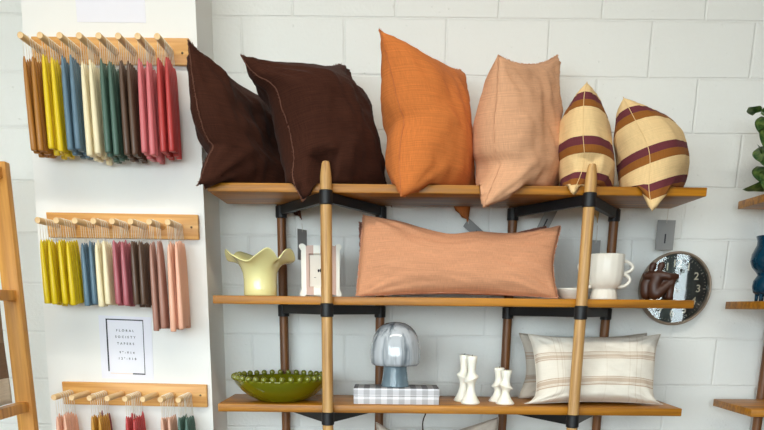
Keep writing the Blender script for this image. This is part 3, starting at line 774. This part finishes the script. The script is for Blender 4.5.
# white footed cup with wavy handles
t = empty('footed_vase', (.873, -.25, ZM), 'white ribbed footed vase with two wavy handles beside the right oak post', 'vase')
bm = bmesh.new()
def facet(p, a, r, z): return p * 1.0 if r < .03 else Vector((p.x * (1 + .012 * math.cos(16 * a)), p.y * (1 + .012 * math.cos(16 * a)), p.z))
lathe(bm, [(0, .003), (.048, .003), (.053, 0), (.054, .004), (.050, .022), (.046, .036), (.044, .041), (.052, .046), (.062, .062), (.067, .085), (.069, .12), (.0695, .168), (.068, .172), (.0655, .170), (.065, .12), (.062, .085), (.05, .055), (0, .05)], 64, (0, 0, 0), facet)
obj('body', bm, M['ivory'], t)
for sgn in (-1, 1):
    bm = bmesh.new()
    P_ = [(.060, .150)] + [(.071 + (.036 - .008 * (q > 16)) * abs(math.sin(2 * PI * q / 32)) ** .75, .148 - .098 * q / 32) for q in range(1, 32)] + [(.052, .047)]
    tube(bm, spline([(sgn * a, 0, c) for a, c in P_], 60), .0066, 12); obj('handle', bm, M['ivory'], t)
# small white dish
bm = bmesh.new(); lathe(bm, [(0, .002), (.032, .002), (.035, 0), (.038, .004), (.052, .018), (.064, .036), (.066, .042), (.0645, .042), (.062, .036), (.049, .018), (.034, .009), (0, .008)], 48)
o = obj('dish', bm, M['ivory'], None, True, (.742, -.262, ZM)); tag(o, 'small white dish behind the right oak post, beside the pink lumbar pillow', 'dish')

# embracing couple figurine (one body of resin)
mb = bpy.data.metaballs.new('figurine'); mb.resolution = .0045; mb.render_resolution = .0045; mb.threshold = .35
mo = bpy.data.objects.new('figurine_source', mb); COL.objects.link(mo)
def blob(p, r, size=None, rot=None):
    e = mb.elements.new(type='ELLIPSOID' if size else 'BALL'); e.co = p; e.radius = r
    if size: e.size_x, e.size_y, e.size_z = size
    if rot: e.rotation = rot
def limb(a, b2, r0, r1, n=9):
    a, b2 = Vector(a), Vector(b2)
    for i in range(n):
        k = i / (n - 1); blob(a.lerp(b2, k), r0 * (1 - k) + r1 * k)
def figure(ox, oy, hz, sgn, arm):
    limb((ox, oy, .026), (ox - .008, oy, .062), .036, .030, 6)          # hips to waist
    limb((ox - .008, oy, .062), (ox + .006, oy - .002, .098), .029, .030, 6)  # back
    limb((ox - .012, oy, .100), (ox + .022, oy, .100), .021, .019, 5)     # shoulders
    limb((ox + .006, oy, .108), (ox + .010, oy, .122), .013, .013, 3)     # neck
    limb((ox + .012, oy, .130), (ox + .015, oy, .140), .0195, .018, 3)    # head
figure(-.018, -.004, .14, 1, None)
figure(-.038, .036, .14, 1, None)
for yy in (-.016, .024):
    limb((-.014, yy, .026), (.040, yy, .074), .027, .022, 9)       # thigh drawn up
    limb((.040, yy, .078), (.036, yy, .016), .021, .018, 9)          # shin
    limb((.036, yy, .012), (.046, yy, .010), .014, .011, 4)          # foot
limb((.004, -.004, .040), (.022, -.004, .080), .026, .022, 6)
limb((.002, -.018, .099), (.026, -.024, .093), .0195, .0185, 6)      # upper arm
limb((.026, -.024, .093), (.056, -.016, .094), .0185, .0165, 8)      # forearm over the knees
limb((-.052, .020, .098), (-.022, -.012, .094), .018, .016, 7)       # arm round the back
limb((.056, -.016, .094), (.054, .006, .090), .015, .013, 4)
dg = bpy.context.evaluated_depsgraph_get(); dg.update()
me = bpy.data.meshes.new_from_object(mo.evaluated_get(dg)); bpy.data.objects.remove(mo)
me.materials.clear()
zm = min(v.co.z for v in me.vertices)
for v in me.vertices: v.co.z = max(v.co.z, .0) if zm < 0 else v.co.z - zm
for p in me.polygons: p.use_smooth = True
me.transform(Matrix.Scale(.95, 4))
o = link('figurine', me, M['bronze'], None, (1.073, -.31, ZM)); tag(o, 'dark brown figurine of two seated people embracing, in front of the clock', 'figurine')

# wall clock
cxk, czk = 1.240, 1.627
t = empty('wall_clock', (cxk, 0, czk), 'round wall clock with dark face and cream numerals behind the figurine', 'clock')
RX = Matrix.Rotation(PI / 2, 3, 'X')
def latheY(prof, seg=64):
    bm = bmesh.new(); lathe(bm, prof, seg); bmesh.ops.rotate(bm, verts=bm.verts[:], cent=(0, 0, 0), matrix=RX); return bm
obj('rim', latheY([(0, 0), (.150, 0), (.1515, .006), (.1515, .030), (.149, .036), (.145, .037), (.1415, .034), (.1405, .022), (.1405, .012), (0, .012)], 96), M['clockrim'], t)
face = obj('dial', latheY([(0, .0122), (.140, .0122), (.140, .014), (0, .014)], 96), M['clockface'], t)
for h in range(1, 13):
    a = PI / 2 - h * PI / 6
    me = text_mesh(str(h), .043); link('numeral', me, M['numeral'], face, (.101 * math.cos(a), -.0146, .101 * math.sin(a)))
bm = bmesh.new()
for mth in range(60):
    a = mth * PI / 30; r0 = .122 if mth % 5 == 0 else .127
    p0 = Vector((r0 * math.cos(a), -.0146, r0 * math.sin(a))); p1 = Vector((.132 * math.cos(a), -.0146, .132 * math.sin(a)))
    tube(bm, [p0, p1], .0014 if mth % 5 == 0 else .0007, 4)
obj('minute_mark', bm, M['numeral'], face)
for a, ln, w in ((2.2, .07, .003), (2.75, .105, .0022)):
    bm = bmesh.new(); tube(bm, [(-.02 * math.cos(a), -.018, -.02 * math.sin(a)), (ln * math.cos(a), -.018, ln * math.sin(a))], [w, w * .7], 8); obj('hand', bm, M['numeral'], t)
obj('glass', latheY([(0, .0270), (.1405, .0270), (.1405, .0285), (0, .0285)], 96), M['clockglass'], t, False)

# olive bowl with beaded rim
t = empty('beaded_bowl', (-.414, -.288, ZL), 'glossy olive green bowl with beaded rim at the left of the third shelf', 'bowl')
bm = bmesh.new()
lathe(bm, [(0, .003), (.088, .003), (.092, 0), (.098, .004), (.134, .022), (.162, .046), (.180, .068), (.1895, .084), (.191, .088), (.189, .090), (.185, .088), (.172, .068), (.156, .048), (.124, .026), (.09, .014), (0, .010)], 96)
obj('body', bm, M['green'], t)
bmb = bmesh.new(); bmesh.ops.create_uvsphere(bmb, u_segments=16, v_segments=10, radius=.0118)
bead = bpy.data.meshes.new('bead'); bmb.to_mesh(bead); bmb.free(); bead.materials.append(M['greenbead'])
for p in bead.polygons: p.use_smooth = True
NB = 34
for i in range(NB):
    a = 2 * PI * (i + .3) / NB
    link('bead', bead, None, t, (.188 * math.cos(a), .188 * math.sin(a), .0965))

# gingham box and mushroom lamp
m, nt, b = newmat('grey_gingham'); M['gingham'] = m
tc = N(nt, 'ShaderNodeTexCoord'); sp = N(nt, 'ShaderNodeSeparateXYZ'); nt.links.new(tc.outputs['Object'], sp.inputs[0])
def wave(sock, period, off=0.0):
    a = N(nt, 'ShaderNodeMath', operation='MULTIPLY_ADD'); a.inputs[1].default_value = 1 / period; a.inputs[2].default_value = 50 + off; nt.links.new(sock, a.inputs[0])
    f_ = N(nt, 'ShaderNodeMath', operation='FRACT'); nt.links.new(a.outputs[0], f_.inputs[0])
    g = N(nt, 'ShaderNodeMath', operation='GREATER_THAN'); g.inputs[1].default_value = .5; nt.links.new(f_.outputs[0], g.inputs[0]); return g
wx = wave(sp.outputs[0], .046, .3); wy = wave(sp.outputs[1], .046, .2); wz = wave(sp.outputs[2], .036, .45)
ge = N(nt, 'ShaderNodeNewGeometry'); sn = N(nt, 'ShaderNodeSeparateXYZ'); 
nt.links.new(tc.outputs['Normal'], sn.inputs[0])
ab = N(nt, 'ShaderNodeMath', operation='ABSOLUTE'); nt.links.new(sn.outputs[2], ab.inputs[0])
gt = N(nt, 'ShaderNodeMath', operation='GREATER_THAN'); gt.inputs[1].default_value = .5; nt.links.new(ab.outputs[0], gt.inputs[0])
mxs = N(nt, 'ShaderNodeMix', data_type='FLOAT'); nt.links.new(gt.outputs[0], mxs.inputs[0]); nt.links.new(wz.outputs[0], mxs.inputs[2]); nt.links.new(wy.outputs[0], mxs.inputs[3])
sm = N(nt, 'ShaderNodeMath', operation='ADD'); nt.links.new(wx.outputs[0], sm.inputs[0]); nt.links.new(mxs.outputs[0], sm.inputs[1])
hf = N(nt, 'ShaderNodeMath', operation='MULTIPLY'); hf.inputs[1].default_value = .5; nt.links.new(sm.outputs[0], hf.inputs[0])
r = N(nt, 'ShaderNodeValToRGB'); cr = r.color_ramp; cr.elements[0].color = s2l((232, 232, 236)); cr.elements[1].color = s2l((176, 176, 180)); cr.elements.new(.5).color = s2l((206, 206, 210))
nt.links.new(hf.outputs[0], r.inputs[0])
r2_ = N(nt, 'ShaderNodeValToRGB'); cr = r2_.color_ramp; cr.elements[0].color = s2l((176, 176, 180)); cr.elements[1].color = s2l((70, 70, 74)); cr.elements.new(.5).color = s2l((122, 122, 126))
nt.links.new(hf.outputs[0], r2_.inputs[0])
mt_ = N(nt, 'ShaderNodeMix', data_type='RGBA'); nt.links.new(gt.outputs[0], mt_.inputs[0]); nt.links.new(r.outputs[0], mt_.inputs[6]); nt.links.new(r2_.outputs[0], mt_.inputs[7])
nt.links.new(mt_.outputs[2], b.inputs['Base Color']); b.inputs['Roughness'].default_value = .7
t = empty('gingham_box', (.052, -.315, ZL), 'flat grey and white gingham box under the mushroom lamp', 'box')
bm = bmesh.new(); box(bm, -.168, .168, -.080, .080, 0, .031, .002); auto(obj('base', bm, M['gingham'], t))
bm = bmesh.new(); box(bm, -.169, .169, -.081, .081, .0315, .062, .002); auto(obj('lid', bm, M['gingham'], t))
ZB = ZL + .0625
t = empty('mushroom_lamp', (.047, -.308, ZB), 'mushroom shaped table lamp in smoky streaked glass on the gingham box', 'lamp')
bm = bmesh.new(); lathe(bm, [(0, .002), (.053, .002), (.056, 0), (.0565, .004), (.052, .025), (.048, .06), (.046, .09), (.044, .094), (0, .094)], 48); obj('base', bm, M['bluegrey'], t)
bm = bmesh.new()
def scal(p, a, r, z): k = (1 + .010 * math.cos(14 * a)) if z < .2 else 1; return Vector((p.x * k, p.y * k, p.z))
lathe(bm, [(.040, .092), (.078, .083), (.091, .085), (.0970, .094), (.0995, .115), (.0990, .140), (.0950, .170), (.0870, .197), (.075, .219), (.058, .236), (.037, .247), (.015, .2515), (0, .252)], 84, (0, 0, 0), scal)
obj('lamp_shade', bm, M['shade'], t)

# hourglass candles
def hourglass(x, y, h, r, label, tilt):
    t = empty('hourglass_candle', (x, y, ZL), label, 'candle', 'white hourglass candles on the third shelf')
    s = h / .2
    bm = bmesh.new()
    pf = [(0, .002), (.036, .0), (.0385, .006), (.033, .016), (.0225, .036), (.0165, .058), (.0155, .076), (.019, .089), (.0275, .100), (.0300, .104), (.0275, .108), (.0180, .121), (.0145, .136), (.0160, .158), (.0200, .18), (.0212, .198), (.018, .2), (.009, .196), (0, .195)]
    def tw(p, a, rr, z):
        k = math.exp(-((z / s - .104) / .03) ** 2)
        return Vector((p.x, p.y, p.z + .35 * k * p.x * tilt))
    lathe(bm, [(a * r, c * s) for a, c in pf], 40, (0, 0, 0), tw); obj('wax_body', bm, M['wax'], t)
    bm = bmesh.new(); tube(bm, [(0, 0, h * .97), (.001, 0, h * .97 + .01)], .0012, 6); obj('wick', bm, M['twig'], t)
hourglass(.349, -.345, .188, 1.0, 'taller white hourglass candle standing in front of its twin', 1)
hourglass(.328, -.262, .188, 1.0, 'taller white hourglass candle half hidden behind its twin', -1)
hourglass(.488, -.345, .134, .98, 'short white hourglass candle standing in front of its twin', -1)
hourglass(.471, -.262, .137, .98, 'short white hourglass candle half hidden behind its twin', 1)

# stem in a bud vase on the lowest shelf
t = empty('bud_vase', (.178, -.12, .7655), 'bud vase with one dark bare stem behind the greige pillow', 'vase')
bm = bmesh.new(); lathe(bm, [(0, .002), (.03, 0), (.034, .02), (.03, .06), (.014, .10), (.011, .16), (.013, .165), (.009, .164), (.008, .1), (0, .02)], 24); obj('body', bm, M['terracotta'], t)
bm = bmesh.new(); tube(bm, spline([(0, 0, .06), (.0, .0, .2), (-.006, -.01, .29), (.004, -.02, .33), (.012, -.025, .352)], 20), .003, 6); obj('stem', bm, M['twig'], t)
bm = bmesh.new(); bmesh.ops.create_uvsphere(bm, u_segments=12, v_segments=8, radius=.008)
for v in bm.verts: v.co.z *= 1.9
obj('bud', bm, M['twig'], t, True, (.012, -.025, .352))

# ------------------------------------------------------------------ right unit: vase and plant
t = empty('bubble_vase', (1.522, -.25, ZM), 'dark teal glass bubble vase on the right shelving unit', 'vase')
bm = bmesh.new()
lathe(bm, [(0, .026), (.035, .022), (.052, .034), (.058, .055), (.056, .078), (.046, .095), (.043, .1), (.050, .11), (.068, .13), (.076, .152), (.074, .178), (.066, .198), (.060, .212), (.060, .228), (.066, .245), (.064, .247), (.056, .228), (.056, .212), (.062, .196), (.070, .176), (.072, .152), (.064, .132), (.04, .105), (.05, .08), (.054, .055), (.048, .036), (.03, .028), (0, .03)], 64)
obj('body', bm, M['teal'], t)
for i in range(6):
    a = 2 * PI * (i + .5) / 6; bm = bmesh.new()
    tube(bm, [(.036 * math.cos(a), .036 * math.sin(a), .030), (.036 * math.cos(a), .036 * math.sin(a), .0)], [.008, .006], 10); obj('foot', bm, M['teal'], t)

m, nt, b = newmat('pothos_leaf'); M['leaf'] = m
tc = N(nt, 'ShaderNodeTexCoord'); n1 = N(nt, 'ShaderNodeTexNoise'); n1.inputs['Scale'].default_value = 30; n1.inputs['Detail'].default_value = 3
nt.links.new(tc.outputs['Object'], n1.inputs[0]); r = N(nt, 'ShaderNodeValToRGB')
r.color_ramp.elements[0].position = .42; r.color_ramp.elements[0].color = s2l((58, 98, 42)); r.color_ramp.elements[1].position = .72; r.color_ramp.elements[1].color = s2l((158, 178, 96))
nt.links.new(n1.outputs['Fac'], r.inputs[0]); nt.links.new(r.outputs[0], b.inputs['Base Color']); b.inputs['Roughness'].default_value = .38
def leaf_mesh(L, W, droop):
    bm = bmesh.new(); nu, nv = 12, 8; g = []
    for i in range(nu + 1):
        u = i / nu
        w = W * (math.sin(PI * min(1, u * .92 + .08) ** .62)) * (1 if u < .98 else .4)
        row = []
        for j in range(nv + 1):
            v = 2 * j / nv - 1
            back = -.16 * L * (1 - u) ** 4 * abs(v)
            row.append(bm.verts.new((v * w, u * L + back, -droop * L * u * u + .22 * abs(v) * w + .06 * L * math.sin(u * 7) * abs(v) * .5)))
        g.append(row)
    for i in range(nu):
        for j in range(nv): bm.faces.new((g[i][j], g[i][j + 1], g[i + 1][j + 1], g[i + 1][j]))
    ex = bmesh.ops.solidify(bm, geom=bm.faces[:], thickness=.0008)
    return bm
t = empty('potted_pothos', (1.60, -.25, 1.9685), 'potted trailing pothos with heart shaped leaves on the right unit\'s top shelf', 'plant')
bm = bmesh.new(); lathe(bm, [(0, 0), (.055, 0), (.062, .01), (.075, .10), (.078, .12), (.072, .12), (.068, .10), (0, .09)], 40); pot = obj('pot', bm, M['terracotta'], t)
bm = bmesh.new(); lathe(bm, [(0, .092), (.067, .1), (.03, .106), (0, .108)], 24); obj('soil', bm, M['soil'], t)
LV = [  # base (world), direction, length, half width, roll
 ((1.400, -.22, 2.262), (-.7, -.5, .35), .060, .026, .3), ((1.430, -.22, 2.262), (.7, -.6, .25), .055, .024, -.3),
 ((1.452, -.22, 2.245), (-.35, -.7, -.75), .105, .045, .2), ((1.44, -.20, 2.215), (.5, -.7, -.4), .10, .045, 0),
 ((1.445, -.24, 2.145), (-.55, -.6, -.55), .095, .042, .5), ((1.450, -.22, 2.135), (.1, -.8, -.6), .10, .046, -.2),
 ((1.462, -.22, 2.075), (-.25, -.75, -.7), .095, .045, .4), ((1.475, -.24, 2.065), (.4, -.7, -.5), .10, .045, -.3),
 ((1.46, -.26, 1.992), (-1, -.15, .12), .105, .036, .5), ((1.49, -.2, 2.02), (.2, -.9, -.2), .09, .04, 0),
 ((1.452, -.26, 2.185), (-.45, -.7, -.55), .095, .044, -.3), ((1.462, -.27, 2.11), (-.5, -.7, -.45), .095, .044, .2), ((1.47, -.27, 2.04), (-.55, -.65, -.5), .090, .042, -.2),
 ((1.48, -.28, 2.16), (.1, -.8, -.55), .10, .048, .1), ((1.475, -.26, 2.235), (-.2, -.75, -.6), .10, .046, .1),
 ((1.50, -.22, 2.20), (.3, -.8, -.5), .11, .05, .2), ((1.52, -.22, 2.12), (.2, -.8, -.6), .11, .05, -.2), ((1.53, -.22, 2.04), (.1, -.8, -.6), .11, .05, 0),
 ((1.50, -.2, 2.28), (.1, -.7, -.5), .10, .045, .2), ((1.56, -.25, 2.25), (.2, -.8, -.4), .11, .05, 0), ((1.58, -.25, 2.15), (.2, -.8, -.4), .11, .05, .3)]
base = Vector((1.60, -.25, 1.9685))
bm = bmesh.new()
tube(bm, spline([(-.02, 0, .1), (-.06, .02, .08), (-.10, .03, .12), (-.12, .03, .2), (-.15, .03, .27), (-.18, .03, .295)], 30), .0028, 6)
tube(bm, spline([(-.01, -.02, .1), (-.07, -.01, .1), (-.11, 0, .03), (-.13, -.01, .02)], 16), .0026, 6)
tube(bm, spline([(-.01, 0, .1), (-.05, .03, .16), (-.09, .03, .24), (-.10, .04, .31)], 16), .0028, 6)
tube(bm, spline([(0, 0, .1), (-.02, .02, .2), (-.04, .0, .29)], 12), .0028, 6)
obj('stem', bm, M['leaf'], t)
for p, d, L, W, ro in LV:
    d = Vector(d).normalized()
    o = obj('leaf', leaf_mesh(L, W, .25), M['leaf'], t, True, Vector(p) - base)
    qd = d.to_track_quat('Y', 'Z'); o.rotation_mode = 'QUATERNION'
    from mathutils import Quaternion
    o.rotation_quaternion = qd @ Quaternion((0, 1, 0), ro)

# ------------------------------------------------------------------ wooden rack at the left edge with a folded cloth
t = empty('wooden_rack', (-1.47, -.27, 0), 'honey pine standing rack cut off by the left edge of the photo', 'rack')
bm = bmesh.new(); box(bm, -.034, .034, -.02, .02, 0, 2.055, .003)
for v in bm.verts: v.co.x += .014 * (1.6 - v.co.z) * -1 * 0
po = obj('post', bm, M['rackwood'], t); po.rotation_euler = (0, .0, 0); auto(po)
bm = bmesh.new(); box(bm, -.034, .034, -.62, -.58, 0, 2.055, .003); auto(obj('post', bm, M['rackwood'], t))
for z in (2.015, 1.568, 1.13, .6):
    bm = bmesh.new(); box(bm, -.02, .02, -.60, 0, z - .02, z + .02, .003); auto(obj('rail', bm, M['rackwood'], t))
stripe_cloth = banded('brown_cream_stripes', [(0, (214, 198, 172)), (.10, (120, 96, 74)), (.25, (158, 132, 104)), (.42, (112, 88, 70)), (.60, (146, 122, 98)), (.75, (130, 104, 82)), (.88, (222, 208, 186))])
# a throw folded over the middle rail of the rack
bm = bmesh.new(); uvl = bm.loops.layers.uv.new('UVMap')
path = []
for z in [1.17 + .02 * i for i in range(20)]: path.append((-.036, z))
for i in range(9):
    a = PI - PI * i / 8; path.append((.036 * math.cos(a), 1.568 + .030 * math.sin(a)))
for z in [1.55 - .02 * i for i in range(20)]: path.append((.036, z))
rows = []
ny = 20
for i, (x, z) in enumerate(path):
    row = []
    for j in range(ny + 1):
        y = -.52 + .305 * j / ny
        w = .010 * noise.noise(Vector((y * 18, z * 3, 2 if x > 0 else 5))) * (1 if z < 1.55 else .2)
        row.append(bm.verts.new((x + w + (.004 if x > 0 else -.004), y, z)))
    rows.append(row)
for i in range(len(rows) - 1):
    for j in range(ny):
        fc = bm.faces.new((rows[i][j], rows[i][j + 1], rows[i + 1][j + 1], rows[i + 1][j]))
        for lp, (a, c) in zip(fc.loops, ((i, j), (i, j + 1), (i + 1, j + 1), (i + 1, j))): lp[uvl].uv = (c / ny, a / len(rows))
bmesh.ops.recalc_face_normals(bm, faces=bm.faces[:])
bmesh.ops.solidify(bm, geom=bm.faces[:], thickness=-.008)
o = obj('throw_blanket', bm, stripe_cloth, None, True, (-1.47, -.27, 0)); tag(o, 'brown and cream striped throw hanging from the pine rack at the left edge', 'blanket')

# ------------------------------------------------------------------ daylight
w = bpy.data.worlds.new('daylight_sky'); scene.world = w; w.use_nodes = True
bg = w.node_tree.nodes['Background']; bg.inputs[0].default_value = (.82, .945, 1.0, 1); bg.inputs[1].default_value = 10.6
def portal(name, loc, rot, sx, sy):
    l = bpy.data.lights.new(name, 'AREA'); l.shape = 'RECTANGLE'; l.size = sx; l.size_y = sy; l.cycles.is_portal = True
    o = bpy.data.objects.new(name, l); COL.objects.link(o); o.location = loc; o.rotation_euler = rot
portal('window_light', (X0 - .05, (LW[0] + LW[1]) / 2, (LW[2] + LW[3]) / 2), (0, -PI / 2, 0), LW[3] - LW[2], LW[1] - LW[0])
for x0, x1, z0, z1 in FW:
    portal('window_light', ((x0 + x1) / 2, Y0 - .05, (z0 + z1) / 2), (PI / 2, 0, 0), x1 - x0, z1 - z0)

# long linear lamp on the ceiling above the display wall, out of the picture
t = empty('linear_lamp', (-.1, -2.3, 3.9), 'long white linear ceiling lamp above the display wall, out of the photo', 'lamp')
bm = bmesh.new(); box(bm, -1.85, 1.85, -.17, .17, .02, .09, .004); obj('housing', bm, M['ceil'], t, False)
for x in (-1.4, 1.4):
    bm = bmesh.new(); box(bm, x - .01, x + .01, -.01, .01, .09, .2); obj('bracket', bm, M['winframe'], t, False)
l = bpy.data.lights.new('lamp_light', 'AREA'); l.shape = 'RECTANGLE'; l.size = 3.6; l.size_y = .3; l.energy = 82; l.color = (1.0, .935, .82)
o = bpy.data.objects.new('lamp_light', l); COL.objects.link(o); o.location = (-.1, -2.3, 3.915)

# ------------------------------------------------------------------ camera
cam = bpy.data.cameras.new('camera'); co = bpy.data.objects.new('camera', cam); COL.objects.link(co); scene.camera = co
cam.sensor_width = 36; cam.sensor_fit = 'HORIZONTAL'; cam.lens = 36 * 750 / 764
cam.shift_y = -(510 - 215) / 764 * -1
cam.clip_start = .05
pitch, roll = .263931, .010411
f = Vector((0, math.cos(pitch), -math.sin(pitch))); u = Vector((0, math.sin(pitch), math.cos(pitch))); rt = Vector((1, 0, 0))
c, s = math.cos(roll), math.sin(roll)
# image is turned clockwise by roll
r2 = rt * c + u * s; u2 = -rt * s + u * c
mt = Matrix(((r2.x, u2.x, -f.x, 0), (r2.y, u2.y, -f.y, -3.3583), (r2.z, u2.z, -f.z, 1.5376), (0, 0, 0, 1)))
co.matrix_world = mt
scene.view_settings.view_transform = 'Standard'; scene.view_settings.look = 'None'; scene.view_settings.gamma = 1
scene.view_settings.exposure = 0.0; scene.view_settings.use_curve_mapping = False
scene.cycles.use_denoising = True
scene.cycles.max_bounces = 10; scene.cycles.diffuse_bounces = 6
